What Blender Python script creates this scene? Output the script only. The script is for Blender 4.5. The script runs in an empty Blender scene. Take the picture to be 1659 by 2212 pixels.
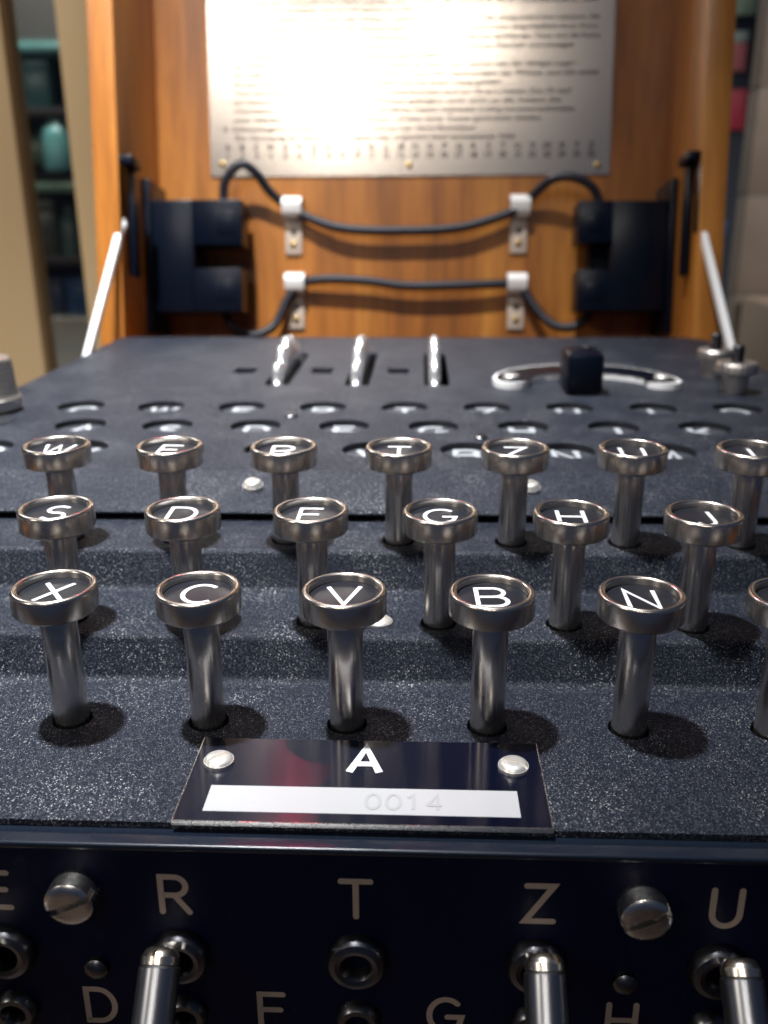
import bpy, math, random
from mathutils import Vector, Matrix
random.seed(7)
PI = math.pi
S = 0.001                                   # all shapes below are given in millimetres
scene = bpy.context.scene
C = scene.collection

# ------------------------------------------------------------------ camera
def frame(th, yaw, roll):
    F = Vector((-math.sin(yaw)*math.cos(th), math.cos(yaw)*math.cos(th), -math.sin(th)))
    R = Vector((math.cos(yaw), math.sin(yaw), 0))
    U = R.cross(F)
    return math.cos(roll)*R + math.sin(roll)*U, -math.sin(roll)*R + math.cos(roll)*U, F
R_, U_, F_ = frame(0.33467, 0.04256, -0.0055)
cd = bpy.data.cameras.new('camera')
cam = bpy.data.objects.new('camera', cd); C.objects.link(cam)
cam.matrix_world = Matrix(((R_.x, U_.x, -F_.x, 5.274*S), (R_.y, U_.y, -F_.y, -275.239*S), (R_.z, U_.z, -F_.z, 61.870*S), (0, 0, 0, 1)))
cd.sensor_fit = 'VERTICAL'; cd.sensor_height = 36.0; cd.sensor_width = 27.0
cd.lens = 36.0*1986.18/2212.0
cd.clip_start = 0.005; cd.clip_end = 60
cd.dof.use_dof = True; cd.dof.focus_distance = 0.146; cd.dof.aperture_fstop = cd.lens/1.6
scene.camera = cam

# ------------------------------------------------------------------ world, lamps, exposure
w = bpy.data.worlds.new('World'); scene.world = w; w.use_nodes = True
bg = w.node_tree.nodes['Background']
bg.inputs['Color'].default_value = (0.020, 0.029, 0.055, 1); bg.inputs['Strength'].default_value = 1.0

def lamp(name, loc, aim, size, power, col):
    d = bpy.data.lights.new(name, 'AREA'); d.shape = 'DISK'; d.size = size; d.energy = power; d.color = col
    o = bpy.data.objects.new(name, d); C.objects.link(o)
    o.location = loc
    o.rotation_euler = (Vector(aim)-Vector(loc)).to_track_quat('-Z', 'Y').to_euler()
    return o
def spot(name, loc, aim, power, cone, radius, col):
    d = bpy.data.lights.new(name, 'SPOT'); d.energy = power; d.color = col; d.shadow_soft_size = radius
    d.spot_size = math.radians(cone); d.spot_blend = 1.0
    o = bpy.data.objects.new(name, d); C.objects.link(o); o.location = loc
    o.rotation_euler = (Vector(aim)-Vector(loc)).to_track_quat('-Z', 'Y').to_euler()
spot('spot_over_keys', (-0.125, -0.105, 0.735), (-0.18, 0.03, 0), 80.0, 58, 0.02, (0.97, 0.98, 1.0))
spot('fill_spot_on_posts', (-1.10, -0.70, 1.30), (-0.34, 0.42, 0.10), 115.0, 26, 0.05, (1.0, 0.93, 0.82))  # added fill light to brighten the beige posts
spot('fill_spot_on_pillar', (1.30, -0.70, 1.40), (0.50, 0.95, 0.12), 200.0, 28, 0.05, (1.0, 0.93, 0.85))  # added fill light for the pillar and the coloured stand
lamp('fill_lamp_on_shelves', (-0.66, 1.36, 0.75), (-0.66, 1.50, 0), 0.12, 9.0, (0.85, 1.0, 0.95))  # invented lamp, added to brighten the shelves behind the posts
lamp('ceiling_lamp_left_of_viewer', (-1.25, -0.95, 0.95), (-0.1, 0.15, 0.1), 0.30, 4.0, (1.0, 0.90, 0.78))
for lx, lz, lp in ((-0.46, 1.05, 0.9), (-0.20, 0.88, 1.2), (0.06, 1.02, 0.9)):
    lamp('ceiling_lamp_behind_viewer', (lx, -1.28, lz), (0, 0.15, 0.1), 0.11, lp, (1.0, 0.93, 0.85))
lamp('ceiling_lamp_beyond_lid', (-1.35, 1.30, 1.35), (-0.08, -0.1, 0), 0.45, 6.0, (0.93, 0.96, 1.0))
lamp('red_streak_lamp', (-0.266, 1.20, 1.37), (-0.017, -0.155, -0.02), 0.03, 1.2, (1.0, 0.04, 0.12))  # red source placed to give the streak on the name plate
scene.view_settings.view_transform = 'Standard'; scene.view_settings.look = 'None'
scene.view_settings.exposure = 0.0; scene.view_settings.gamma = 1.0
scene.cycles.use_denoising = True

# ------------------------------------------------------------------ materials
def mat(name, col, rough=0.5, metal=0.0, spec=0.5, **kw):
    m = bpy.data.materials.new(name); m.use_nodes = True
    b = m.node_tree.nodes['Principled BSDF']
    b.inputs['Base Color'].default_value = (*col, 1); b.inputs['Roughness'].default_value = rough
    b.inputs['Metallic'].default_value = metal; b.inputs['Specular IOR Level'].default_value = spec
    for k, v in kw.items(): b.inputs[k].default_value = v
    return m
def N(m, t, **kw):
    n = m.node_tree.nodes.new(t)
    for k, v in kw.items():
        if k in n.inputs: n.inputs[k].default_value = v
        else: setattr(n, k, v)
    return n
def L(m, a, ao, b, bi): m.node_tree.links.new(a.outputs[ao], b.inputs[bi])
def bsdf(m): return m.node_tree.nodes['Principled BSDF']
def ramp(m, stops):
    r = N(m, 'ShaderNodeValToRGB'); e = r.color_ramp.elements
    e[0].position, e[0].color = stops[0][0], (*stops[0][1], 1); e[1].position, e[1].color = stops[-1][0], (*stops[-1][1], 1)
    for p, c in stops[1:-1]:
        x = e.new(p); x.color = (*c, 1)
    return r
def coords(m, scale=(1, 1, 1)):
    t = N(m, 'ShaderNodeTexCoord'); mp = N(m, 'ShaderNodeMapping'); mp.inputs['Scale'].default_value = scale
    L(m, t, 'Object', mp, 'Vector'); return mp
def bump(m, src, out, strength, dist):
    b = N(m, 'ShaderNodeBump', Strength=strength, Distance=dist); L(m, src, out, b, 'Height')
    L(m, b, 'Normal', bsdf(m), 'Normal'); return b

def crackle_paint():
    m = mat('crackle_paint', (0.02, 0.026, 0.042), 0.42, 0.0, 0.22)
    mp = coords(m)
    n1 = N(m, 'ShaderNodeTexNoise', Scale=3600.0, Detail=2.0, Roughness=0.65); L(m, mp, 0, n1, 'Vector')
    v = N(m, 'ShaderNodeTexVoronoi', Scale=6000.0); L(m, mp, 0, v, 'Vector')
    mix = N(m, 'ShaderNodeMath', operation='MULTIPLY_ADD'); mix.inputs[1].default_value = -0.6
    L(m, v, 'Distance', mix, 0); L(m, n1, 'Fac', mix, 2)
    bump(m, mix, 0, 0.6, 0.0002)
    # flecks: every grain varies in gloss; pale tints stand in for glints
    r = ramp(m, [(0.0, (0.62, 0.62, 0.62)), (0.6, (0.48, 0.48, 0.48)), (1.0, (0.2, 0.2, 0.2))])
    L(m, v, 'Color', r, 'Fac'); L(m, r, 'Color', bsdf(m), 'Roughness')
    sep = N(m, 'ShaderNodeSeparateColor'); L(m, v, 'Color', sep, 0)
    c = ramp(m, [(0.0, (0.001, 0.003, 0.010)), (0.40, (0.003, 0.007, 0.017)), (0.68, (0.013, 0.019, 0.031)), (0.88, (0.046, 0.052, 0.066)), (0.97, (0.15, 0.15, 0.17)), (1.0, (0.42, 0.42, 0.43))])
    n3 = N(m, 'ShaderNodeTexNoise', Scale=70.0, Detail=4.0, Roughness=0.6); L(m, mp, 0, n3, 'Vector')
    wv = N(m, 'ShaderNodeMapRange'); wv.inputs['From Min'].default_value = .35; wv.inputs['From Max'].default_value = .68; wv.inputs['To Min'].default_value = -0.05; wv.inputs['To Max'].default_value = 0.035
    L(m, n3, 'Fac', wv, 'Value'); ad = N(m, 'ShaderNodeMath', operation='ADD'); L(m, sep, 'Green', ad, 0); L(m, wv, 'Result', ad, 1)
    L(m, ad, 0, c, 'Fac'); L(m, c, 'Color', bsdf(m), 'Base Color')
    return m
def wood(name, a, b_, c_, rough=0.33, sc=(1, 1, 1), coat=0.25):
    m = mat(name, b_, rough, 0, 0.5)
    mp = coords(m, sc)
    n = N(m, 'ShaderNodeTexNoise', Scale=26.0, Detail=5.0, Roughness=0.62, Distortion=0.6); L(m, mp, 0, n, 'Vector')
    r = ramp(m, [(0.28, a), (0.5, b_), (0.74, c_)]); L(m, n, 'Fac', r, 'Fac')
    f = N(m, 'ShaderNodeTexNoise', Scale=190.0, Detail=3.0); L(m, mp, 0, f, 'Vector')
    mx = N(m, 'ShaderNodeMix', data_type='RGBA', blend_type='MULTIPLY'); mx.inputs[0].default_value = 0.35
    L(m, r, 'Color', mx, 6); g = ramp(m, [(0.35, (0.45, 0.4, 0.36)), (0.6, (1, 1, 1))]); L(m, f, 'Fac', g, 'Fac'); L(m, g, 'Color', mx, 7)
    big = N(m, 'ShaderNodeTexNoise', Scale=11.0, Detail=3.0, Distortion=1.0); L(m, mp, 0, big, 'Vector')
    g2 = ramp(m, [(0.32, (0.50, 0.44, 0.40)), (0.55, (1, 1, 1))]); L(m, big, 'Fac', g2, 'Fac')
    m2 = N(m, 'ShaderNodeMix', data_type='RGBA', blend_type='MULTIPLY'); m2.inputs[0].default_value = 0.6
    L(m, mx, 2, m2, 6); L(m, g2, 'Color', m2, 7)
    L(m, m2, 2, bsdf(m), 'Base Color'); bump(m, f, 'Fac', 0.1, 0.0003)
    bsdf(m).inputs['Coat Weight'].default_value = coat; bsdf(m).inputs['Coat Roughness'].default_value = 0.25
    return m
def metal(name, col, rough, sc, amp=0.12, bmp=0.0):
    m = mat(name, col, rough, 1.0)
    mp = coords(m, sc)
    n = N(m, 'ShaderNodeTexNoise', Scale=900.0, Detail=4.0); L(m, mp, 0, n, 'Vector')
    r = N(m, 'ShaderNodeMapRange'); r.inputs['To Min'].default_value = rough-amp; r.inputs['To Max'].default_value = rough+amp
    L(m, n, 'Fac', r, 'Value'); L(m, r, 'Result', bsdf(m), 'Roughness')
    if bmp: bump(m, n, 'Fac', bmp, 0.00005)
    return m
PAINT = crackle_paint()
NICKEL = mat('brushed_nickel', (0.66, 0.61, 0.56), 0.27, 1.0)
RIM = mat('polished_nickel_rim', (0.76, 0.69, 0.61), 0.25, 1.0)
STEEL = metal('bright_steel', (0.72, 0.70, 0.66), 0.26, (1, 1, 1), 0.08)
DARKSTEEL = metal('dull_steel', (0.14, 0.14, 0.15), 0.30, (1, 1, 1), 0.08)
ALU = metal('brushed_aluminium', (0.86, 0.76, 0.66), 0.22, (0.3, 1, 1), 0.02, 0.0)
SATIN = metal('satin_nickel', (0.62, 0.57, 0.52), 0.42, (1, 1, 1), 0.04)
SCREW = metal('satin_screw_steel', (0.86, 0.83, 0.78), 0.36, (1, 1, 1), 0.06)
bsdf(SCREW).inputs['Metallic'].default_value = 0.7
BRASS = metal('aged_brass', (0.62, 0.44, 0.18), 0.35, (1, 1, 1), 0.1)
WHITESTEEL = mat('white_metal', (0.93, 0.92, 0.90), 0.4, 0.0)
WHEEL = mat('matt_aluminium', (0.96, 0.96, 0.96), 0.27, 0.85)
LABEL = mat('white_label_paint', (0.46, 0.46, 0.47), 0.4)
DISC = mat('key_disc_black', (0.016, 0.018, 0.024), 0.3, 0, 0.5)
ENAMEL = mat('white_enamel', (0.86, 0.87, 0.88), 0.35)
LAMPWHITE = mat('lamp_letter_white', (0.42, 0.44, 0.46), 0.45)
FILM = mat('lamp_film', (0.05, 0.054, 0.064), 0.4)
HOLE = mat('dark_interior', (0.004, 0.005, 0.010), 0.7)
NAVY = mat('ebonite_navy', (0.0004, 0.0019, 0.017), 0.5, 0, 0.15)
mpn = coords(NAVY, (1, 1, .35)); nz = N(NAVY, 'ShaderNodeTexNoise', Scale=420.0, Detail=6.0, Roughness=0.7, Distortion=1.5); L(NAVY, mpn, 0, nz, 'Vector')
rn = ramp(NAVY, [(0.60, (0.0004, 0.0019, 0.017)), (0.70, (0.008, 0.011, 0.022))]); L(NAVY, nz, 'Fac', rn, 'Fac'); L(NAVY, rn, 'Color', bsdf(NAVY), 'Base Color')
LEDGE = mat('ledge_black_gloss', (0.008, 0.013, 0.024), 0.24, 0, 0.6)
TAN = mat('tan_engraving', (0.34, 0.265, 0.21), 0.6)
PLATEBLACK = mat('name_plate_lacquer', (0.0015, 0.0025, 0.011), 0.19, 0, 0.5, Anisotropic=0.9)
tv = N(PLATEBLACK, 'ShaderNodeCombineXYZ', X=0.0, Y=1.0, Z=0.0); L(PLATEBLACK, tv, 0, bsdf(PLATEBLACK), 'Tangent')
BAKE = mat('black_bakelite', (0.0015, 0.0035, 0.009), 0.3, 0, 0.25)
RUBBER = mat('black_rubber', (0.006, 0.007, 0.014), 0.5, 0, 0.4)
WHITEPL = mat('white_plastic', (0.78, 0.76, 0.73), 0.4)
PRINT = mat('black_print', (0.018, 0.017, 0.02), 0.35, 0.3)
WOOD = wood('varnished_oak', (0.12, 0.036, 0.006), (0.31, 0.105, 0.014), (0.47, 0.19, 0.030), 0.38, (1.5, 1.5, 0.16))
FRAMEWOOD = wood('oak_frame', (0.34, 0.105, 0.014), (0.54, 0.20, 0.032), (0.68, 0.30, 0.06), 0.42, (1.5, 1.5, 0.16))

# ------------------------------------------------------------------ shape helpers (millimetres)
class MB:
    def __init__(s): s.v, s.f, s.sm = [], [], []
    def add(s, v, f, smooth=False, M=None):
        k = len(s.v)
        s.v += [tuple(M @ Vector(p)) if M else tuple(p) for p in v]
        s.f += [tuple(i+k for i in q) for q in f]; s.sm += [smooth]*len(f); return s
    def box(s, x0, x1, y0, y1, z0, z1, b=0.0, M=None):
        if b <= 0:
            v = [(x, y, z) for z in (z0, z1) for y in (y0, y1) for x in (x0, x1)]
            f = [(0, 2, 3, 1), (4, 5, 7, 6), (0, 1, 5, 4), (2, 6, 7, 3), (0, 4, 6, 2), (1, 3, 7, 5)]
            return s.add(v, f, False, M)
        import bmesh
        bm = bmesh.new(); bmesh.ops.create_cube(bm, size=1)
        for q in bm.verts: q.co = Vector(((x0+x1)/2+q.co.x*(x1-x0), (y0+y1)/2+q.co.y*(y1-y0), (z0+z1)/2+q.co.z*(z1-z0)))
        bmesh.ops.bevel(bm, geom=bm.edges[:], offset=b, segments=2, profile=0.5, affect='EDGES')
        bm.verts.index_update()
        s.add([q.co[:] for q in bm.verts], [[q.index for q in f.verts] for f in bm.faces], True, M); bm.free(); return s
    def lathe(s, prof, n=32, M=None, smooth=True, rfun=None, caps=True):
        v, f = [], []
        for (r, z) in prof:
            for i in range(n):
                a = 2*PI*i/n; rr = r*(rfun(a, z) if rfun else 1)
                v.append((rr*math.cos(a), rr*math.sin(a), z))
        for j in range(len(prof)-1):
            for i in range(n):
                k = (i+1) % n
                f.append((j*n+i, j*n+k, (j+1)*n+k, (j+1)*n+i))
        if caps:
            f.append(tuple(reversed(range(n)))); f.append(tuple((len(prof)-1)*n+i for i in range(n)))
        return s.add(v, f, smooth, M)
    def tube(s, pts, r, n=10, smooth=True):
        pts = [Vector(p) for p in pts]; v, f = [], []; up = None
        for i, p in enumerate(pts):
            t = (pts[min(i+1, len(pts)-1)]-pts[max(i-1, 0)]).normalized()
            if up is None: up = t.orthogonal().normalized()
            up = (up-t*up.dot(t)).normalized(); sd = t.cross(up)
            for k in range(n):
                a = 2*PI*k/n; v.append(tuple(p+r*(math.cos(a)*up+math.sin(a)*sd)))
        for i in range(len(pts)-1):
            for k in range(n):
                q = (k+1) % n; f.append((i*n+k, i*n+q, (i+1)*n+q, (i+1)*n+k))
        f.append(tuple(reversed(range(n)))); f.append(tuple((len(pts)-1)*n+k for k in range(n)))
        return s.add(v, f, smooth)
    def prism(s, outline, z0, z1, M=None):
        n = len(outline)
        v = [(x, y, z0) for x, y in outline]+[(x, y, z1) for x, y in outline]
        f = [tuple(reversed(range(n))), tuple(range(n, 2*n))]+[(i, (i+1) % n, n+(i+1) % n, n+i) for i in range(n)]
        return s.add(v, f, False, M)
    def strip(s, prof, x0, x1):
        "a sheet swept along X: prof is a list of (y, z)"
        v, f = [], []
        for (y, z) in prof: v += [(x0, y, z), (x1, y, z)]
        for i in range(len(prof)-1): f.append((2*i, 2*i+1, 2*i+3, 2*i+2))
        return s.add(v, f, True)
    def plate(s, outer, holes, z, t, M=None):
        "flat sheet with its top at z, thickness t, pierced by the hole outlines"
        cu = bpy.data.curves.new('tmp', 'CURVE'); cu.dimensions = '2D'; cu.fill_mode = 'BOTH'; cu.extrude = t/2
        for loop in [outer]+holes:
            sp = cu.splines.new('POLY'); sp.points.add(len(loop)-1); sp.use_cyclic_u = True
            for p, (x, y) in zip(sp.points, loop): p.co = (x, y, 0, 1)
        o = bpy.data.objects.new('tmp', cu); me = bpy.data.meshes.new_from_object(o)
        s.add([(q.co.x, q.co.y, q.co.z+z-t/2) for q in me.vertices], [tuple(p.vertices) for p in me.polygons], False, M)
        bpy.data.objects.remove(o); bpy.data.curves.remove(cu); bpy.data.meshes.remove(me); return s
    def mesh(s, name, m, sharp=35):
        me = bpy.data.meshes.new(name)
        me.from_pydata([(x*S, y*S, z*S) for x, y, z in s.v], [], s.f); me.validate(); me.update()
        me.materials.append(m)
        if len(me.polygons) == len(s.sm): me.polygons.foreach_set('use_smooth', s.sm)
        if any(s.sm): me.set_sharp_from_angle(angle=math.radians(sharp))
        return me
    def build(s, name, m, parent=None, loc=(0, 0, 0), rot=(0, 0, 0), sharp=35, label=None):
        return link(name, s.mesh(name, m, sharp), parent, loc, rot, label)
def link(name, me, parent=None, loc=(0, 0, 0), rot=(0, 0, 0), label=None):
    o = bpy.data.objects.new(name, me); C.objects.link(o)
    o.location = Vector(loc)*S; o.rotation_euler = rot
    if parent: o.parent = parent
    if label: o['label'] = label
    return o
def tag(o, label, cat, group=None):
    o['label'] = label; o['category'] = cat
    if group: o['group'] = group
    return o
def thing(name, label, cat, loc=(0, 0, 0), group=None):
    o = bpy.data.objects.new(name, None); C.objects.link(o); o.empty_display_size = 0.02
    o.location = Vector(loc)*S
    return tag(o, label, cat, group)
def struct(o): o['kind'] = 'structure'; return o
def circ(x, y, r, n=36): return [(x+r*math.cos(2*PI*i/n), y+r*math.sin(2*PI*i/n)) for i in range(n)]
def rrect(x0, x1, y0, y1, r, n=5):
    o = []
    for cx, cy, a0 in ((x1-r, y0+r, -90), (x1-r, y1-r, 0), (x0+r, y1-r, 90), (x0+r, y0+r, 180)):
        for i in range(n+1):
            a = math.radians(a0+90*i/n); o.append((cx+r*math.cos(a), cy+r*math.sin(a)))
    return o
def smoothpath(pts, k=5):
    "Catmull-Rom through the points"
    P = [Vector(p) for p in pts]; out = []
    for i in range(len(P)-1):
        a, b, c, d = P[max(i-1, 0)], P[i], P[i+1], P[min(i+2, len(P)-1)]
        for j in range(k):
            t = j/k
            out.append(0.5*((2*b)+(c-a)*t+(2*a-5*b+4*c-d)*t*t+(3*b-a-3*c+d)*t**3))
    return out+[P[-1]]

# ------------------------------------------------------------------ lettering, as strokes with width and thickness
def arc(cx, cy, rx, ry, a0, a1, n=14): return [(cx+rx*math.cos(math.radians(a0+(a1-a0)*i/n)), cy+ry*math.sin(math.radians(a0+(a1-a0)*i/n))) for i in range(n+1)]
G = {
 'A': [[(0, 0), (.42, 1), (.84, 0)], [(.15, .32), (.69, .32)]],
 'B': [[(0, 0), (0, 1), (.40, 1)]+arc(.40, .76, .27, .24, 90, -90)+[(0, .52)], [(.38, .52)]+arc(.42, .26, .30, .26, 90, -90)+[(0, 0)]],
 'C': [arc(.44, .5, .44, .5, 48, 312, 22)],
 'D': [[(0, 0), (0, 1), (.30, 1)]+arc(.30, .5, .44, .5, 90, -90, 18)+[(0, 0), (0, .1)]],
 'E': [[(.62, 1), (0, 1), (0, 0), (.62, 0)], [(0, .52), (.54, .52)]],
 'F': [[(.62, 1), (0, 1), (0, 0)], [(0, .52), (.54, .52)]],
 'G': [arc(.44, .5, .44, .5, 48, 322, 22)+[(.85, .45), (.48, .45)]],
 'H': [[(0, 0), (0, 1)], [(.70, 0), (.70, 1)], [(0, .52), (.70, .52)]],
 'I': [[(0, 0), (0, 1)]],
 'J': [[(.46, 1), (.46, .27)]+arc(.22, .25, .24, .25, 0, -165, 10)],
 'K': [[(0, 0), (0, 1)], [(.64, 1), (0, .40)], [(.20, .58), (.68, 0)]],
 'L': [[(0, 1), (0, 0), (.58, 0)]],
 'M': [[(0, 0), (.06, 1), (.45, .12), (.84, 1), (.90, 0)]],
 'N': [[(0, 0), (0, 1), (.70, 0), (.70, 1)]],
 'O': [arc(.44, .5, .44, .5, 90, 450, 28)],
 'P': [[(0, 0), (0, 1), (.36, 1)]+arc(.36, .72, .28, .28, 90, -90)+[(0, .44)]],
 'Q': [arc(.44, .5, .44, .5, 90, 450, 28), [(.52, .26), (.86, -.06)]],
 'R': [[(0, 0), (0, 1), (.36, 1)]+arc(.36, .74, .28, .26, 90, -90)+[(0, .48)], [(.34, .48), (.70, 0)]],
 'S': [arc(.32, .74, .28, .26, 35, 265, 14)[:-1]+arc(.32, .25, .31, .25, 88, -150, 16)],
 'T': [[(0, 1), (.74, 1)], [(.37, 1), (.37, 0)]],
 'U': [[(0, 1), (0, .36)]+arc(.34, .35, .34, .35, 180, 360, 16)+[(.68, 1)]],
 'V': [[(0, 1), (.40, 0), (.80, 1)]],
 'W': [[(0, 1), (.27, 0), (.54, .92), (.81, 0), (1.08, 1)]],
 'X': [[(0, 0), (.70, 1)], [(0, 1), (.70, 0)]],
 'Y': [[(0, 1), (.36, .46), (.72, 1)], [(.36, .46), (.36, 0)]],
 'Z': [[(.02, 1), (.68, 1), (0, 0), (.70, 0)]],
 '0': [arc(.3, .5, .3, .5, 90, 450, 24)], '1': [[(.05, .78), (.3, 1), (.3, 0)]], '4': [[(.46, 0), (.46, 1), (0, .3)], [(0, .3), (.62, .3)]],
}
def glyph(mb, ch, h, sw, thick, rounded=False, wscale=1.0, M=None, center=True, x0=0.0):
    strokes = G[ch]; xs = [p[0] for st in strokes for p in st]; wd = max(xs)
    for si, st in enumerate(strokes):
        P = [Vector(((p[0]-(wd/2 if center else 0))*h*wscale+x0, (p[1]-.5)*h)) for p in st]
        P = [p for k, p in enumerate(P) if k == 0 or (p-P[k-1]).length > 1e-4*h]
        left, right = [], []
        for i, p in enumerate(P):
            if i == 0: d = (P[1]-P[0]).normalized(); n = Vector((-d.y, d.x)); q = 1
            elif i == len(P)-1: d = (P[i]-P[i-1]).normalized(); n = Vector((-d.y, d.x)); q = 1
            else:
                d0 = (P[i]-P[i-1]).normalized(); d1 = (P[i+1]-P[i]).normalized()
                n = Vector((-(d0+d1).y, (d0+d1).x)).normalized(); q = min(1/max(n.dot(Vector((-d0.y, d0.x))), .25), 2.2)
            left.append(p+n*q*sw/2); right.append(p-n*q*sw/2)
        z1 = thick+si*0.03
        v = [(*a, 0) for a in left]+[(*a, 0) for a in right]+[(*a, z1) for a in left]+[(*a, z1) for a in right]
        n_ = len(P); f = []
        for i in range(n_-1):
            f.append((2*n_+i, 3*n_+i, 3*n_+i+1, 2*n_+i+1))
            f.append((i, 2*n_+i, 2*n_+i+1, i+1)); f.append((n_+i, n_+i+1, 3*n_+i+1, 3*n_+i))
        f.append((0, n_, 3*n_, 2*n_)); f.append((n_-1, 3*n_-1, 4*n_-1, 2*n_-1))
        mb.add(v, f, False, M)
        if rounded:
            for p in (P[0], P[-1]): mb.prism(circ(p.x, p.y, sw/2*0.995, 14), 0, z1+0.017, M)
    return mb

# ================================================================== THE MACHINE
TILT = 0.0192
KROW = [('QWERTZUIO', 0.794, -98.457, -5.90, 20.36), ('ASDFGHJK', -2.814, -121.148, -13.33, 22.27), ('PYXCVBNML', -6.613, -143.711, -20.93, 24.54)]
LROW = [('QWERTZUIO', 0.0, 0.0), ('ASDFGHJK', -4.05, -24.13), ('PYXCVBNML', -7.90, -48.86)]
XL, XR = -131.5, 129.5
machine = thing('cipher_machine', 'dark grey crackle painted cipher machine with round lettered keys, lamp windows and plugboard', 'cipher machine')

def slot_screw(r, h, slot, dome=0.35, ang=0.0):
    "screw head with a real slot: two half caps on a recessed floor; axis +Z, base at z=0"
    mb = MB()
    mb.lathe([(r, 0), (r, h*0.45)], 28)
    for sgn in (1, -1):
        pts = []; n = 14; a0 = math.asin(slot/2/r)
        for i in range(n+1):
            a = a0+(PI-2*a0)*i/n; pts.append((r*math.cos(a), sgn*r*math.sin(a)))
        rings = [(1.0, h*0.45), (1.0, h*(1-dome)), (0.9, h*(1-dome*0.45)), (0.7, h*(1-dome*0.12)), (0.4, h)]
        v, f = [], []
        for k, z in rings:
            for (x, y) in pts:
                yy = sgn*slot/2+(y-sgn*slot/2)*k
                v.append((x*k, yy, z))
        m_ = len(pts)
        for j in range(len(rings)-1):
            for i in range(m_):
                q = (i+1) % m_
                f.append((j*m_+i, j*m_+q, (j+1)*m_+q, (j+1)*m_+i) if sgn > 0 else (j*m_+i, (j+1)*m_+i, (j+1)*m_+q, j*m_+q))
        top = tuple((len(rings)-1)*m_+i for i in range(m_)); f.append(top if sgn > 0 else tuple(reversed(top)))
        mb.add(v, f, True)
    M = Matrix.Rotation(ang, 4, 'Z'); mb.v = [tuple(M @ Vector(p)) for p in mb.v]
    return mb

# keyboard deck: three flat treads pierced for the keys, with soft rounded risers
deck = MB()
def fillet(pts, r, n=5):
    out = [pts[0]]
    for a, b, c in zip(pts, pts[1:], pts[2:]):
        A, B, D = Vector(a), Vector(b), Vector(c); u = (A-B).normalized(); v = (D-B).normalized()
        rr = min(r, (A-B).length*.45, (D-B).length*.45)
        p0, p2 = B+u*rr, B+v*rr
        for i in range(n+1):
            t = i/n; q = p0*(1-t)**2+B*2*t*(1-t)+p2*t*t; out.append((q.x, q.y))
    return out+[pts[-1]]
Z1, Z2, Z3 = -20.93, -13.33, -5.90
flats = [(-169.7, -133.2, Z1, KROW[2]), (-125.0, -110.0, Z2, KROW[1]), (-102.4, -80, Z3, KROW[0])]
for y0, y1, z, (letters, kx, ky, kz, kh) in flats:
    holes = [circ(kx+(i-(len(letters)-1)/2)*23, ky+0.05, 3.35, 24) for i in range(len(letters))]
    deck.plate([(XL, y0), (XR, y0), (XR, y1), (XL, y1)], holes, z, 1.0)
deck.strip(fillet([(-133.2, Z1), (-130.6, Z1), (-127.4, Z2), (-125.0, Z2)], 1.9), XL, XR)
deck.strip(fillet([(-110.0, Z2), (-107.6, Z2), (-104.6, Z3), (-102.4, Z3)], 1.9), XL, XR)
deck.build('keyboard_deck', PAINT, machine)

# chips knocked out of the paint at the foot of the front riser
for x, y, a, b in ((-36.3, -132.6, 1.3, .5), (-35.6, -133.9, .5, 1.0), (-23.6, -133.0, 1.2, .45), (-22.0, -132.7, .8, .4), (-16.6, -133.8, 1.0, .5), (-15.9, -133.3, .6, .4)):
    n_ = 9; MB().prism([(x+a*random.uniform(.55, 1.1)*math.cos(2*PI*i/n_), y+b*random.uniform(.55, 1.1)*math.sin(2*PI*i/n_)) for i in range(n_)], Z1+.02, Z1+.06).build('paint_chip', HOLE, machine)

# lamp cover with holes for lamps, rotor windows and thumbwheels
cover = MB()
WHX = [-45.0, -17.5, 9.9]; WINX = [-60.0, -31.6, -3.4]
holes = []
for letters, lx, ly in LROW:
    for i in range(len(letters)): holes.append(circ(lx+(i-(len(letters)-1)/2)*25, ly, 7.2, 40))
for x in WINX: holes.append(rrect(x-4.0, x+4.0, 54.8, 65.8, 1.0, 3))
for x in WHX: holes.append(rrect(x-3.9, x+4.7, 33.0, 99.0, 1.2, 3))
outer = [(XL, -65.5), (XR, -65.5)]+[(XR-10+10*math.cos(math.radians(a)), 132+10*math.sin(math.radians(a))) for a in range(0, 91, 15)]
outer += [(XL+4+4*math.cos(math.radians(a)), 138+4*math.sin(math.radians(a))) for a in range(90, 181, 15)]
cover.plate(outer, holes, 0, 1.5)
cover.strip(fillet([(-65.5, 0), (-67.6, 0), (-86.6, -3.5), (-87.3, -4.1), (-87.0, -4.7), (-82, -4.5)], 1.2, 5), XL, XR)
for x0, x1 in ((XL, XL+1.2), (XR-1.2, XR)): cover.box(x0, x1, -64, 131, -20, -1.55)
cover.build('lamp_cover', PAINT, machine)
body = MB()
body.box(XL+1.5, XR-1.5, -168, -166, -112, -22.2); body.box(XL+1.5, XR-1.5, 137, 139, -112, -1.9)
body.box(XL+1.5, XL+3, -165.8, 136.8, -112, -22.2); body.box(XR-3, XR-1.5, -165.8, 136.8, -112, -22.2)
body.box(XL+1.5, XR-1.5, -168, 139, -114, -112.2)
body.box(XL+2, XR-2, -92, -90, -60, -7.2)
body.build('machine_body', HOLE, machine)

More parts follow.
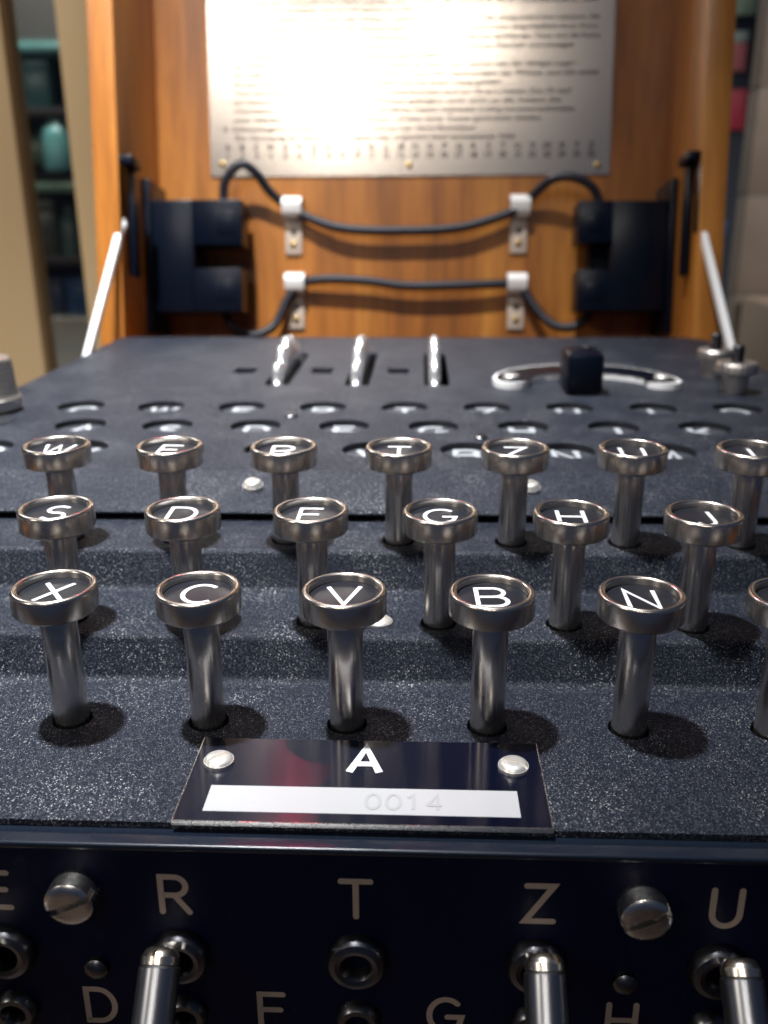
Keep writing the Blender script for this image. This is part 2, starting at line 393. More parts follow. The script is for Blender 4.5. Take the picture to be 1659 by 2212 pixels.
# keys
stem_me, ring_me, disc_me = [], None, None
rg = MB()
prof = [(5.55, -1.5), (5.55, -0.25)]+[(6.10+0.55*math.cos(math.radians(a)), -0.55+0.55*math.sin(math.radians(a))) for a in range(165, 0, -15)]+[(6.67, -0.55), (6.67, -3.75), (6.45, -4.0), (3.0, -4.05)]
rg.lathe(prof, 56, caps=False)
ring_me = rg.mesh('key_ring', RIM)
wall = MB(); 
dm = MB(); dm.lathe([(5.5, -1.7), (5.5, -1.30), (5.3, -1.26), (0.05, -1.22)], 40); disc_me = dm.mesh('key_disc', DISC)
for _, _, _, _, kh in KROW:
    st = MB(); st.lathe([(2.78, -7.0), (2.82, kh*0.5), (2.86, kh-4.0), (2.6, kh-3.6)], 72); stem_me.append(st.mesh('key_stem', NICKEL))
letter_me = {}
def key_letter(ch):
    if ch not in letter_me:
        mb = MB(); glyph(mb, ch, 6.4, 0.72, 0.06, False, 1.0 if ch not in 'WM' else 0.84); letter_me[ch] = mb.mesh('key_letter', ENAMEL)
    return letter_me[ch]
proto = None
for ri, (letters, kx, ky, kz, kh) in enumerate(KROW):
    for i, ch in enumerate(letters):
        x = kx+(i-(len(letters)-1)/2)*23
        if proto is None:
            k = link('key', stem_me[0], machine); parts = [link('key_ring', ring_me, k), link('key_disc', disc_me, k), link('key_letter', key_letter(ch), k)]
            proto = (k, parts)
        else:
            k = proto[0].copy(); C.objects.link(k); k.data = stem_me[ri]; parts = []
            for p in proto[1]:
                q = p.copy(); C.objects.link(q); q.parent = k; parts.append(q)
        k['label'] = 'key lettered '+ch
        k.location = Vector((x, ky, kz))*S; k.rotation_euler = (TILT, 0, random.uniform(-.02, .02))
        spin = random.uniform(-.05, .05)
        parts[0].location = Vector((0, 0, kh))*S; parts[0].rotation_euler = (0, 0, random.uniform(0, 6))
        parts[1].location = Vector((0, 0, kh))*S
        parts[2].data = key_letter(ch); parts[2].location = Vector((0, -0.1, kh-1.21))*S; parts[2].rotation_euler = (0, 0, spin)

# lamp windows: grey film with a white letter, a little below the cover
well_me = MB().lathe([(7.12, -1.72), (7.12, -0.02), (7.19, -0.02), (7.19, -1.72)], 40, caps=False).mesh('dark_sleeve', HOLE)  # black sleeve added inside each hole to darken its walls
fm = MB(); fm.lathe([(8.2, -2.4), (8.2, -1.8), (8.0, -1.75)], 32); film_me = fm.mesh('lamp_window', FILM)
lme = {}
for letters, lx, ly in LROW:
    for i, ch in enumerate(letters):
        wn = link('lamp_window', film_me, machine, (lx+(i-(len(letters)-1)/2)*25, ly, 0), label='lamp window lettered '+ch)
        if ch not in lme:
            mb = MB(); glyph(mb, ch, 9.0, 1.6, 0.05, False, 0.92 if ch not in 'WM' else .78); lme[ch] = mb.mesh('lamp_letter', LAMPWHITE)
        link('dark_sleeve', well_me, wn)
        link('lamp_letter', lme[ch], wn, (0, 1.1, -1.74))

# thumbwheels of the rotors: scalloped discs standing on edge
def scallop(a, z): return 1.0-0.042*(1.0-math.cos(26*a))
for x in WHX:
    mb = MB(); M = Matrix.Translation((0, 66, -40)) @ Matrix.Rotation(PI/2, 4, 'Y')
    mb.lathe([(46.0, -2.1), (49.6, -2.0), (51.4, -1.2), (51.9, 0), (51.4, 1.2), (49.6, 2.0), (46.0, 2.1)], 208, M, True, scallop)
    tw = mb.build('thumbwheel', WHEEL, machine, (x-0.2, 0, 0), sharp=60)
for x in WINX:                                            # rotor ring seen deep in its window
    mb = MB(); M = Matrix.Translation((0, 66, -40)) @ Matrix.Rotation(PI/2, 4, 'Y')
    mb.lathe([(33, -5), (33, 5)], 48, M); mb.build('rotor_ring', DARKSTEEL, machine, (x, 0, 0))

# battery switch: crescent plate with lugs, and black lever knob
def crescent():
    cx = 60.3
    pts = []
    for a in range(200, 361, 20): pts.append((35.2+5.8*math.cos(math.radians(a)), 33.0+5.8*math.sin(math.radians(a))))
    inner = [(41.6, 36.5), (43.5, 40.0), (47.5, 43.2), (53, 45.6), (60, 46.6), (67, 45.6), (73, 43.0), (78, 39.0), (80.5, 35.5)]
    pts += inner
    for a in range(190, 361, 20): pts.append((85.8+5.8*math.cos(math.radians(a)), 32.4+5.8*math.sin(math.radians(a))))
    pts += [(91.2, 37), (89, 44), (84.5, 52), (77, 58.5), (68, 62), (60, 63), (52, 62), (43, 58), (35.5, 51.5), (31, 44), (29.3, 37)]
    return pts
mb = MB(); mb.prism(crescent(), 0.05, 2.1)
sp = mb.build('switch_plate', WHITESTEEL, machine)
inset = [(60.3+(x-60.3)*0.965, 44+(y-44)*0.93) for x, y in crescent()]
MB().prism(inset, 2.12, 2.2).build('switch_plate_face', BAKE, sp)
for x, y in ((35.2, 35.0), (85.8, 34.6)):
    slot_screw(2.6, 1.5, 0.7, ang=.5).build('screw', SCREW, sp, (x, y, 2.2))
kb = MB()
def knob_sec(z, inx, y0, y1): return [(51.3+inx, y0), (62.9-inx, y0), (62.9-inx, y1), (51.3+inx, y1)]
kb.box(51.0, 63.0, 16.4, 33, 0.2, 13.6, 1.8)
kb.build('switch_knob', BAKE, machine)
mb = MB(); mb.lathe([(1.6, 13.4), (1.6, 14.2), (1.2, 14.5)], 20); mb.build('knob_pin', DARKSTEEL, machine, (58.6, 27, 0))

# terminals on the right: knurled nuts on threaded studs
def knurl(n, d): return lambda a, z: 1.0-d*(0.5+0.5*math.cos(n*a))
for x, y, rr, hh in ((107.6, 51, 6.0, 9.6), (106.1, 23, 6.6, 10.0)):
    t = MB(); t.lathe([(4.0, 0.02), (4.2, hh*0.62)], 96, rfun=knurl(24, .03)); t.lathe([(4.1, hh*0.62), (rr-.5, hh*.64), (rr, hh*.70), (rr, hh*0.93), (rr-.5, hh), (0.6, hh+.02)], 96, rfun=knurl(24, .018))
    nut = t.build('terminal_nut', SATIN, machine, (x, y, 0))
    s_ = MB(); pr = []
    for i in range(12): pr += [(1.75, hh+.03+i*.42), (2.05, hh+.03+i*.42+.21)]
    s_.lathe(pr+[(1.4, hh+5.4)], 20); s_.build('threaded_stud', DARKSTEEL, nut)

# big knurled knob at the left
t = MB()
def diamond(a, z): return 1.0-0.05*(0.5+0.5*math.cos(34*a+z*1.9))-0.05*(0.5+0.5*math.cos(34*a-z*1.9))
t.lathe([(9.2, 4.6)]+[(9.2-0.06*i*.75, 4.6+i*.75) for i in range(1, 15)], 264, rfun=diamond)
t.lathe([(8.2, 15.15), (8.0, 15.9), (7.0, 16.3)], 48); t.lathe([(9.6, 1.2), (9.75, 1.6), (9.75, 4.2), (9.4, 4.6)], 64); t.lathe([(6, .02), (6, 1.2)], 32)
t.build('knurled_knob', metal('worn_steel', (0.62, 0.58, 0.53), 0.40, (1, 1, 1)), machine, (-125.4, -8, 0))
MB().lathe([(8.0, 0.02), (8.0, 0.25)], 40).build('dark_disc', HOLE, machine, (-120.3, -21, 0))  # thin black disc laid on the cover, nothing is cut

# screws on the painted covers
sl = math.atan2(3.5, 19.0)
for x, ang in ((-33.0, 0.9), (29.8, 0.5)):
    slot_screw(2.3, 2.1, 0.55, .85, ang).build('screw', SCREW, machine, (x, -76.8, -1.72), (sl, 0, 0))
slot_screw(2.1, 0.7, 0.6, .6, .3).build('screw', DARKSTEEL, machine, (-33.1, -12.6, 0)); slot_screw(2.1, 0.7, 0.6, .6, .3).build('screw', DARKSTEEL, machine, (20.9, -36.4, 0))
slot_screw(2.4, 1.0, 0.6, .6, .3).build('screw', SCREW, machine, (-2.2, -121.6, Z2)); slot_screw(1.8, .6, .5, .6, .3).build('screw', DARKSTEEL, machine, (77.7, 70.5, 0))

# name plate
npz = Z1+0.05
npl = MB().box(-28.8, 23.6, -170.2, -149.8, npz, npz+0.7).build('name_plate', PLATEBLACK, machine)
EDGE = MB()
for a in ((-28.95, 23.75, -170.35, -170.2), (-28.95, -28.8, -170.2, -149.8), (23.6, 23.75, -170.2, -149.8)): EDGE.box(*a, npz, npz+0.78)
EDGE.build('bright_edge', STEEL, npl)
MB().box(-25.1, 19.5, -168.05, -162.1, npz+.7, npz+.74).build('blank_strip', LABEL, npl)
mb = MB(); glyph(mb, 'A', 6.4, 1.15, .05, False, .84); mb.build('plate_letter', ENAMEL, npl, (-2.9, -155.0, npz+.7))
mb = MB(); x = -2.2
for ch in '0014': glyph(mb, ch, 3.3, .5, .02, False, 1, None, False, x); x += 2.9
mb.build('stamped_number', mat('worn_stamping', (0.405, 0.405, 0.415), 0.4), npl, (0, -165.2, npz+.775))
slot_screw(2.3, 1.2, .6, .7, 0.7).build('screw', SCREW, npl, (-25.2, -156.4, npz+.7)); slot_screw(2.3, 1.2, .6, .7, -.5).build('screw', SCREW, npl, (19.5, -156.3, npz+.7))

# front ledge and plugboard
MB().strip(fillet([(-168.2, -22.0), (-170.9, -22.0), (-171.9, -21.15), (-174.3, -21.1), (-174.4, -21.9), (-174.0, -22.4)], .7, 5), XL-4, XR+4).build('front_ledge', LEDGE, machine)
pb = MB().box(XL-4, XR+4, -174.1, -171, -112, -22.1).build('plugboard', NAVY, machine)
MF = Matrix.Rotation(PI/2, 4, 'X')                        # local Z becomes -Y: parts that face the viewer
def face(mb): mb.v = [tuple(MF @ Vector(p)) for p in mb.v]; return mb
PROW = [('QWERTZUIO', -3.18, -29.4), ('ASDFGHJK', -3.12, -49.7), ('PYXCVBNML', -3.2, -70)]
sock = MB(); sock.lathe([(4.35, 0), (4.3, 1.0), (3.8, 1.8), (3.0, 2.1), (2.3, 1.9), (1.9, 1.3), (1.8, -2.0)], 40, caps=False); face(sock); sock_me = sock.mesh('socket', DARKSTEEL)
sock2 = MB(); sock2.lathe([(3.3, 0), (3.2, 1.0), (2.7, 1.6), (1.9, 1.6), (1.5, 1.0), (1.45, -2.0)], 36, caps=False); face(sock2); sock2_me = sock2.mesh('socket', DARKSTEEL)
hole_me = face(MB().lathe([(1.95, .02), (1.9, .1)], 24)).mesh('socket_hole', HOLE)
pl = {}
for letters, px, pz in PROW:
    for i, ch in enumerate(letters):
        x = px+(i-(len(letters)-1)/2)*25
        if ch not in pl:
            mb = MB(); glyph(mb, ch, 5.9, .85, .08, True, .92 if ch not in 'WM' else .75); pl[ch] = face(mb).mesh('engraved_letter', TAN)
        link('engraved_letter', pl[ch], pb, (x, -174.1, pz))
        for me, dz in ((sock_me, -10.3), (sock2_me, -21.2)):
            link('socket', me, pb, (x, -174.1, pz+dz))
bs = face(slot_screw(3.35, 3.6, .9, .14, .45)).mesh('screw', STEEL)
for x in (-92, -41.9, 35.4, 88): link('screw', bs, pb, (x, -174.1, -28.9))
ds = face(MB().lathe([(1.75, 0), (1.7, .8), (1.2, 1.3), (.4, 1.5)], 24)).mesh('stud', DARKSTEEL)
for x in (-90.4, -40.4, 34.2, 86): link('stud', ds, pb, (x, -174.1, -42.4))

# ================================================================== plugs pushed into the plugboard
UPD = Vector((0, .707, .707))
TIP = mat('plug_tip_metal', (0.88, 0.80, 0.68), .26, 1.0); PLUGSTEEL = mat('plug_steel', (0.36, 0.37, 0.39), .3, 1.0)
plug_lab = {'E': 'bare metal pin plug half out of the picture below the letter E', 'R': 'bare metal pin plug with a slotted tip below the letter R', 'Z': 'bare metal pin plug with a slotted tip below the letter Z', 'U': 'bare metal pin plug with a slotted tip below the letter U'}
ML = UPD.to_track_quat('Z', 'Y').to_matrix().to_4x4()
def spin_build(mb, name, m, root, ang=0): return mb.build(name, m, root, rot=(ML @ Matrix.Rotation(ang, 4, 'Z')).to_euler())
for ch, x, y, z, ang in (('E', -55.2, -177.4, -37.0, .3), ('R', -29.7, -177.4, -36.2, 1.4), ('Z', 22.3, -177.4, -35.4, -.9), ('U', 48.2, -177.4, -35.4, .6)):
    r = thing('jack_plug', plug_lab[ch], 'plug', (x, y, z), 'metal plugs in the plugboard')
    spin_build(MB().lathe([(2.8, -26), (2.8, -2.0), (2.4, -1.6)], 32), 'plug_body', PLUGSTEEL, r)
    spin_build(slot_screw(2.6, 2.2, .6, .8), 'plug_tip', TIP, r, ang).location = UPD*(-1.6*S)
    face(MB().lathe([(1.3, -4.4), (1.3, -.2)], 20)).build('plug_pin', DARKSTEEL, r, (0, 0, -1.6))

# ================================================================== THE WOODEN CASE WITH ITS OPEN LID
case = thing('wooden_case', 'varnished oak case with its lid standing open behind the machine', 'wooden case', (-2.3, 0, -125))
CZ = 125
T = math.radians(10.8)
cb = MB()
cb.box(-139.5, -135.6, -165, 142, 0.1, CZ-13); cb.box(135, 139, -165, 142, 0.1, CZ-13); cb.box(-135.5, 134.9, 143.5, 152, 0.1, CZ-8); cb.box(-135.5, 134.9, -165, 142, 0.1, 8)
cb.build('case_body', FRAMEWOOD, case)
LB = (0, 205.9, -12.2+CZ); LR = (-T, 0, 0)               # lid frame: x across, -y towards the viewer, z up the lid
X0 = 2.3                                                   # the case stands 2.3 mm left of the machine's middle
def lidpart(mb, name, m, parent=None, label=None): return mb.build(name, m, case, LB, LR, label=label) if parent is None else mb.build(name, m, parent)
H = 318
lidpart(MB().box(-128.2, 127.8, 0, 6, -6, H), 'lid_back', WOOD)
lidpart(MB().box(-139.7, -128.2, -65, 6, -4, H, .8), 'lid_side', FRAMEWOOD); lidpart(MB().box(127.8, 139.3, -65, 6, -4, H, .8), 'lid_side', FRAMEWOOD)
lidpart(MB().box(-139.7, 139.3, -65, 6, H+.2, H+12, .8), 'lid_end', FRAMEWOOD)
# instruction plate
ip = lidpart(MB().box(-101, 100.6, -.9, -.05, 83.3, 232), 'instruction_plate', ALU)
LINES = [
 (197.8, 0, 'Zur Beachtung!', 52), (190, 0, 'Beachte die Gebrauchsanleitung für die Chiffriermaschine (H.Dv.g.13)', 160),
 (182, 0, '4 Die unverwechselbaren doppelpoligen Stecker sind bis zum Anschlag in die Steckbuchsen', 188), (178, 1, 'einzuführen. Die vordere Holzklappe ist danach zu schließen, da sonst 3 Lampen gleichzeitig', 182), (174, 1, 'aufleuchten können.', 40),
 (165.9, 0, '5  Leuchtet bei Tastendruck keine Lampe auf, so sind die Batterie, ihre Kontaktfedern, ihre', 186), (162.3, 1, 'Anschlüsse am Umschalter und der Umschalter zu prüfen.', 93),
 (157.8, 0, '6  Leuchten bei Tastendruck eine oder mehrere Lampen nicht auf, so sind die entsprechenden Lampen, die', 187.5),
 (153.5, 1, 'Kontakte unter ihnen, die Kabel der doppelpoligen Stecker, die Steckerbuchsen einschließlich ihrer Kurz-', 182), (149.2, 1, 'schlußbleche, die Walzenkontakte, die Arbeitskontakte unter der betreffenden gedrückten Taste und die Ruhe-', 183),
 (144.9, 1, 'kontakte unter den anderen Tasten zu prüfen und von etwa vorhandenem Schmutz und etwaiger', 170), (140.5, 1, 'Oxydation zu säubern. (Siehe auch Ziffer 2)', 113),
 (136.4, 1, '(a) Walzenachse und Walzenbuchsen sind sauber zu halten und, ebenso wie alle übrigen Lager-', 172), (132.0, 1, '(b) stellen, ab und zu mit harzfreiem Öl leicht zu ölen. Die Festkontakte der Walzen sind alle sechs', 182),
 (127.8, 1, 'bis acht Wochen mit Polierpapier abzuschleifen und mit einem wenig geölten', 134), (123.4, 1, 'Tuch abzureiben. Tasten-, Lampen- und Umschalterkontakte sind vor Öl zu schützen. Das Öl darf', 169),
 (119.2, 1, 'auf keinen Fall an die Kontakte der Walzen gelangen, auch nicht an die Federn der', 165), (115.0, 1, 'Umschalter. Nach jeder Reinigung sind sämtliche Tasten mehrmals kräftig herunterzudrücken', 171), (110.7, 1, 'und wieder hochschnellen zu lassen, wobei eine Taste gedrückt bleibt.', 155),
 (106.2, 0, '8  Schlüsselangaben erfolgen entweder durch Zahlen oder durch Buchstaben.', 128), (102.0, 1, 'Zur Umsetzung der Zahlen in Buchstaben oder umgekehrt dient nachstehende Tafel:', 142)]
tx = MB()
def typeset(s, x, z, size, width=None, bold=0.024):
    cu = bpy.data.curves.new('tmp', 'FONT'); cu.body = s; cu.size = size; cu.resolution_u = 2; cu.offset = bold*size
    o = bpy.data.objects.new('tmp', cu); me = bpy.data.meshes.new_from_object(o)
    xs = [v.co.x for v in me.vertices]; a, b = min(xs), max(xs)
    k = (width/(b-a)) if width else 1.0
    off = 0 if width else -(a+b)/2
    tx.add([((v.co.x-(a if width else 0))*k+x+off, -.93, v.co.y+z) for v in me.vertices], [tuple(p.vertices) for p in me.polygons])
    bpy.data.objects.remove(o); bpy.data.curves.remove(cu); bpy.data.meshes.remove(me)
for z, ind, s, wd in LINES: typeset(s, (-94.0 if not ind else -88.6), z-1.1, 3.3, wd)
for i, ch in enumerate('ABCDEFGHIJKLMNOPQRSTUVWXYZ'):
    xx = -92.0+i*7.33
    typeset(ch, xx, 96.0, 4.2, None, .035); typeset(str(i+1), xx, 91.9, 4.0, None, .035)
tx.build('printed_text', PRINT, ip)
rs = face(slot_screw(1.7, 1.1, .5, .5, .6)).mesh('screw', BRASS)
for x, z in ((-94.9, 89.2), (.1, 88.3), (94.4, 87.6), (-94.9, 226), (.1, 226), (94.4, 226)): link('screw', rs, ip, (x, -.9, z))
# black holders that grip the spare cables' plugs
hl = MB(); hl.box(-127.6, -124.9, -30, -.1, 3.3, 76.7, .4); hl.box(-124.8, -104.7, -27, -.1, 14.1, 67.4, .6)
lidpart(hl, 'plug_holder', BAKE)
hr = MB(); hr.box(124.4, 127.4, -30, -.1, 3.5, 75.4, .4); hr.box(98.0, 124.3, -27, -.1, 14.4, 66.0, .6); hr.box(90, 97.9, -12, -.1, 34.2, 46.2)
lidpart(hr, 'plug_holder', BAKE)
# clips over the cables
STRAP = mat('clip_strap_plastic', (.46, .37, .30), .35, 0, .5)
for u, v in ((-59.0, 60.2), (55.9, 60.6), (-58.0, 22.6), (55.3, 22.4)):
    c = lidpart(MB().box(u-4.2, u+4.2, -1.6, -.05, v-15.5, v+3, .3), 'cable_clip', STRAP)
    lp = MB(); arcp = []
    for a in range(-40, 221, 20): arcp.append((v+6.6+5.6*math.sin(math.radians(a-90)), -3.4-5.2*math.cos(math.radians(a-90))))
    pr = fillet([(v+2.0, -1.7), (v+2.6, -7.2), (v+9.6, -9.6), (v+12.6, -6.0), (v+12.4, -.2)], 2.4, 5)
    inn = [(z-(1.2 if i > 3 else -.3), y+1.3) for i, (z, y) in enumerate(pr)]
    vv, ff = [], []
    for x in (u-4.9, u+4.9): vv += [(x, y, z) for z, y in pr]+[(x, min(y, -.1), z) for z, y in inn]
    n = len(pr)
    for i in range(n-1):
        ff += [(i, i+1, 2*n+i+1, 2*n+i), (n+i, 3*n+i, 3*n+i+1, n+i+1), (i, n+i, n+i+1, i+1), (2*n+i, 2*n+i+1, 3*n+i+1, 3*n+i)]
    ff += [(0, 2*n, 3*n, n), (n-1, 2*n-1, 4*n-1, 3*n-1)]
    lp.add(vv, ff, True); lidpart(lp, 'clip_loop', WHITEPL, c)
    face(MB().lathe([(1.5, 0), (1.5, .12)], 20)).build('clip_hole', HOLE, c, (u+.3, -1.6, v-4.6))
    face(slot_screw(1.7, 1.0, .5, .5, .4)).build('screw', BRASS, c, (u, -1.6, v-10.6))
# stays that hold the lid open
for sx, x0, lab in ((-1, -131.0, 'left'), (1, 130.0, 'right')):
    br = MB(); xa = -126.6 if sx < 0 else 124.2
    br.box(xa, xa+2.4, -57, -50, 28, 75.5, .3); br.box(xa-sx*.5-2, xa-sx*.5+4, -64.6, -49, 75.6, 80, .8)
    b = lidpart(br, 'stay_bracket', BAKE)
    lidpart(MB().box(xa-sx*-3.2, xa-sx*-3.2+1.6, -64.4, -58.5, 46, 75.4, .2), 'bracket_rail', DARKSTEEL, b)
    p0 = Vector((x0+X0+(-.6 if sx < 0 else -2.2), 156.5, 48.2+CZ)); p1 = Vector((x0+X0-(5.0 if sx < 0 else -2.8), 104, -6+CZ)); d = (p1-p0).normalized()
    q = d.to_track_quat('Z', 'X'); mb = MB(); ln = (p1-p0).length
    mb.box(-1.9, 1.9, -1.4, 1.4, -3, ln+4, .5); mb.lathe([(1.3, -2.2), (1.3, 2.2)], 16, Matrix.Rotation(PI/2, 4, 'X'))
    mb.build('lid_stay', WHITESTEEL, case, p0, q.to_euler())

# ================================================================== SPARE CABLES clipped in the lid
def cable(name_label, path, plugs, group):
    r = thing('patch_cable', name_label, 'cable', (0, 205.9, -12.2), group); r.rotation_euler = LR
    MB().tube(smoothpath([(x, -o, z) for x, z, o in path], 5), 2.25, 12).build('cord', RUBBER, r)
    for (x0, x1, z0, z1, sgn) in plugs:
        b = MB(); b.box(x0, x1, -26.8, -8, z0, z1, .4); p = b.build('cable_plug', BAKE, r)
        e = x1 if sgn > 0 else x0
        cx = e-sgn*8.2
        MB().box(cx-4.3, cx+4.3, -27.2, -26.82, z0+5.0, z1-5.6, .15).build('plug_pad', BAKE, p)
up = [(-93.5, 63, 14), (-94.2, 70.5, 14), (-92.8, 79, 15), (-85.8, 86.2, 15), (-79, 83.4, 13), (-71.2, 73.6, 8), (-61, 66.4, 5.2), (-46.4, 59.6, 6), (-30, 56, 7), (0, 55.4, 7), (25, 57, 7), (47.5, 63.6, 6), (56, 68.8, 5.5), (60, 72.4, 7), (68, 78.6, 12), (77, 79.4, 15), (86.4, 75.5, 15), (91, 69, 14), (91.5, 62, 14)]
cable('upper black spare cable looping between the two black plug holders in the lid', up, [(-107, -83, 46.0, 67.4, 1), (79.4, 100, 46.4, 66.0, -1)], 'spare cables clipped in the lid')
lo = [(-95, 18, 14), (-94.5, 13, 14), (-89.8, 6, 14), (-80.4, 3.2, 12), (-70.4, 8.8, 8), (-63.8, 22.6, 5.4), (-56.5, 29.2, 5.2), (-52, 31.0, 6), (-40, 31.7, 7), (-21, 30.5, 7), (-2.6, 28.2, 7), (25.3, 28.6, 7), (48.4, 29.3, 6), (55, 28.4, 5.2), (58.6, 23, 6), (65.2, 13.6, 9), (72.3, 8, 12), (81.3, 7.6, 14), (88, 13, 14), (89, 18, 14)]
cable('lower black spare cable running under the two lower white clips in the lid', lo, [(-107, -83.6, 14.1, 35.0, 1), (80.0, 100, 14.4, 34.0, -1)], 'spare cables clipped in the lid')

# ================================================================== SURROUNDINGS
table = MB().box(-900, 900, -420, 1180, -140, -125.1).build('tabletop', wood('dark_table_wood', (0.035, 0.018, 0.010), (0.06, 0.032, 0.018), (0.10, 0.055, 0.03), .5, (.3, 1.5, 1.5), 0)); struct(table)
floor = MB().box(-4000, 4000, -2500, 4500, -910, -900).build('floor', wood('floor_boards', (0.10, 0.07, 0.05), (0.15, 0.11, 0.08), (0.2, 0.15, 0.11), .6, (.2, 1, 1), 0)); struct(floor)
wallm = mat('room_wall_paint', (0.055, 0.035, 0.026), .8)
wl = MB().box(-4000, 4000, 2600, 2640, -900, 2600).build('back_wall', wallm); struct(wl)
tp = MB().box(-520, 520, -380, 1100, -900, -140.1).build('table_pedestal', mat('pedestal_paint', (.10, .07, .05), .7)); struct(tp)
beige = mat('beige_case_paint', (0.50, 0.37, 0.21), .55)
post = thing('display_case_post', 'broad beige upright post of a display case beside the lid', 'post', (-242, 424, -125.1))
MB().box(-5.5, 26, -4, 24, .2, 1100, 1.5).build('post_shaft', beige, post); MB().box(-9, 30, -8, 28, 0.05, 14, 1).build('post_foot', beige, post)
post2 = thing('display_case_post', 'beige upright panel of a display case at the far left edge', 'post', (-330, 424, -125.1))
MB().box(-60, 44.5, -4, 24, .2, 1100, 1.5).build('post_shaft', beige, post2); MB().box(-64, 48, -8, 28, 0.05, 14, 1).build('post_foot', beige, post2)

pane = thing('glass_pane', 'added-haze vitrine between the two beige posts', 'glass_pane', (-264, 436, -125.1))  # lone pane of glass; haze added to blur the shapes behind
GL = mat('hazy_glass', (0.93, 0.97, 0.95), 0.06, 0, 0.5); bsdf(GL).inputs['Transmission Weight'].default_value = 1.0; bsdf(GL).inputs['IOR'].default_value = 1.4
MB().box(-21, 15.9, -2, 2, 14.2, 1090).build('glass_sheet', GL, pane); MB().box(-18, 17.5, -6, 6, .05, 14).build('glass_rail', beige, pane)
cab = thing('reflection_shelves', 'made-up dark shelves for the glass reflections between the beige posts', 'cabinet', (-660, 1560, -900))  # invented shelves, boxes and bottles imitate blurred reflections in the glass
dk = mat('cabinet_dark_wood', (0.030, 0.016, 0.014), .6)
MB().box(-220, 220, 60, 80, 0, 1500).build('cabinet_back', dk, cab)
for s_ in (-1, 1): MB().box(s_*230-10, s_*230+10, -160, 80, 0, 1500).build('cabinet_side', dk, cab)
for z, m_ in ((726, mat('pale_shelf_edge', (.60, .52, .44), .5)), (840, dk), (965, mat('green_glass_shelf', (.16, .24, .16), .2)), (1085, dk), (1186, mat('teal_glass_shelf', (.18, .40, .38), .2))):
    MB().box(-218, 218, -160, 58, z, z+(22 if z == 726 else 15), 1).build('shelf', m_, cab)
def stand_in(name, lab, cat, col, x, y, z, shape, group=None, rough=.3):  # builds one made-up shape of those reflections
    m_ = mat(name+'_colour', col, rough); t = thing(name, lab, cat, (x, y, z), group)
    if shape[0] == 'box':
        _, a, b, h = shape
        MB().box(-a/2, a/2, -b/2, b/2, .1, h*.8, 1.5).build('carton', m_, t); MB().box(-a/2-1, a/2+1, -b/2-1, b/2+1, h*.8+.1, h, 1.5).build('carton_lid', m_, t)
    else:
        _, r, h = shape
        MB().lathe([(r*.9, .1), (r, 2), (r, h*.62), (r*.8, h*.72), (r*.42, h*.8), (r*.4, h*.93)], 28).build('glass_body', m_, t)
        MB().lathe([(r*.46, h*.93+.1), (r*.46, h)], 24).build('stopper', dk, t)
cz = -900
stand_in('reflection_box', 'made-up teal box for a glass reflection, upper shelf', 'box', (.10, .26, .24), -668, 1440, cz+1101.2, ('box', 70, 50, 74), 'goods shapes for the glass reflections')
stand_in('reflection_box', 'made-up moss green box for a glass reflection', 'box', (.13, .19, .10), -692, 1440, cz+1085.5-72, ('box', 84, 50, 40), 'goods shapes for the glass reflections')
stand_in('reflection_bottle', 'made-up pale turquoise bottle for a glass reflection', 'bottle', (.12, .27, .26), -628, 1420, cz+1000, ('b', 27, 96), 'goods shapes for the glass reflections')
stand_in('reflection_box', 'made-up olive drab carton for a glass reflection, middle shelf', 'box', (.085, .095, .065), -680, 1440, cz+855.2, ('box', 62, 60, 96), 'goods shapes for the glass reflections')
stand_in('reflection_bottle', 'made-up dull green bottle for a glass reflection', 'bottle', (.10, .16, .12), -628, 1430, cz+855.2, ('b', 20, 92), 'goods shapes for the glass reflections')
stand_in('reflection_box', 'made-up slate blue box for a glass reflection, lower shelf', 'box', (.07, .085, .14), -672, 1440, cz+748.2, ('box', 34, 40, 66), 'goods shapes for the glass reflections')
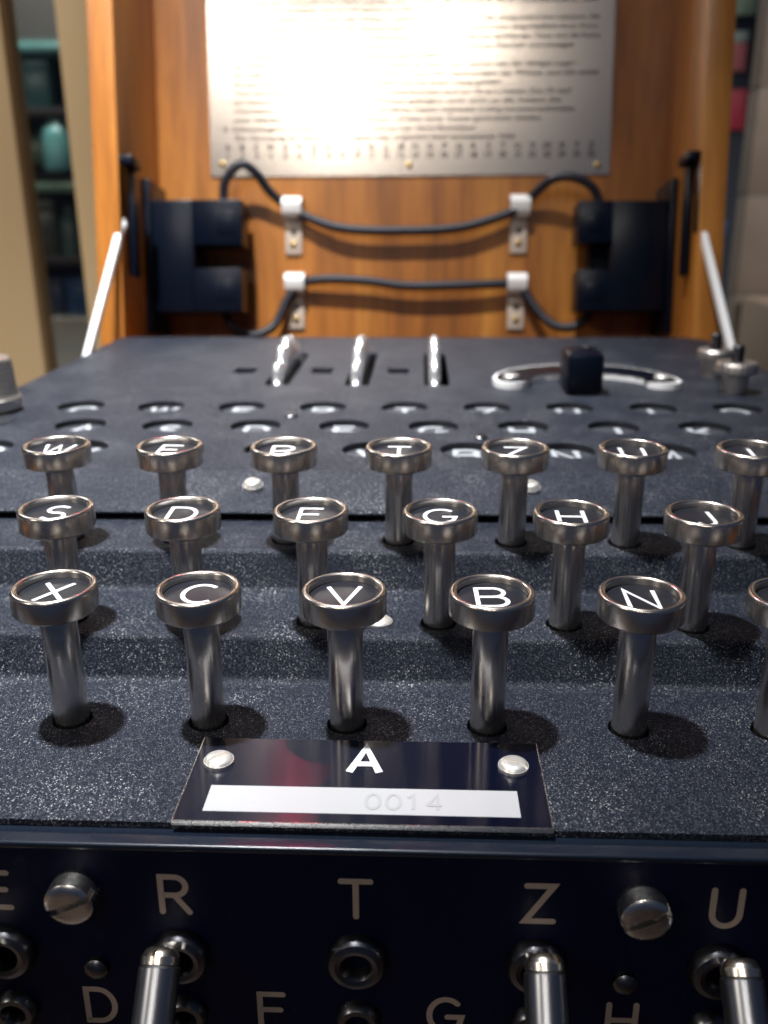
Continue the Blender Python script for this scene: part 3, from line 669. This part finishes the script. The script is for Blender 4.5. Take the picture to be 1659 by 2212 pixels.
stand_in('reflection_box', 'made-up bright blue box for a glass reflection, lower shelf', 'box', (.05, .12, .24), -626, 1440, cz+748.2, ('box', 42, 40, 68), 'goods shapes for the glass reflections')

# stone pillar on the right
pil = thing('stone_pillar', 'grey brown stone pillar to the right of the lid', 'pillar', (529, 715, -900))
stone = mat('pillar_stone', (.26, .215, .175), .75); mp = coords(stone)
nn = N(stone, 'ShaderNodeTexNoise', Scale=9.0, Detail=5.0); L(stone, mp, 0, nn, 'Vector')
rr = ramp(stone, [(.3, (.17, .135, .11)), (.7, (.27, .215, .175))]); L(stone, nn, 'Fac', rr, 'Fac'); L(stone, rr, 'Color', bsdf(stone), 'Base Color')
zz = 0; MORTAR = mat('mortar', (.20, .175, .15), .9)
for hgt in (330, 320, 211, 97, 97, 180, 260, 300): 
    MB().box(-204+random.uniform(-1, 1), 204, -15, 15, zz+.5, zz+hgt-3, 1.2).build('stone_block', stone, pil)
    MB().box(-203, 203, -14, 14, zz+hgt-3, zz+hgt+.5).build('mortar_joint', MORTAR, pil)
    zz += hgt
led = thing('stone_ledge', 'low pale ledge at the foot of the grey brown pillar', 'ledge', (520, 640, -125.1))
MB().box(-190, 240, -30, 58, .1, 86, 6).build('ledge_block', mat('ledge_stone', (.34, .26, .195), .6), led)

# coloured stand seen in the gap between lid and pillar
rack = thing('poster_stand', 'tall dark poster stand in the gap right of the lid', 'stand', (640, 1640, -900))
MB().box(-75, 75, 0, 14, 0, 1480).build('stand_board', mat('stand_board_dark', (.02, .03, .05), .6), rack)
MB().box(-120, 120, -50, 60, -.0, 12).build('stand_foot', dk, rack)
for nm, col, x0, x1, z0, z1 in (('pale_green_panel', (.55, .75, .50), -74, -30, 1264, 1300), ('white_panel', (.70, .85, .72), -72, -40, 1219, 1238), ('pink_panel', (.90, .28, .28), -74, -40, 1171, 1218), ('crimson_panel', (.62, .05, .10), -74, -30, 1070, 1140), ('blue_panel', (.03, .09, .22), -74, -40, 876, 906)):
    MB().box(x0, x1, -6, -.2, z0, z1, 1).build(nm, mat(nm+'_ink', col, .5), rack)
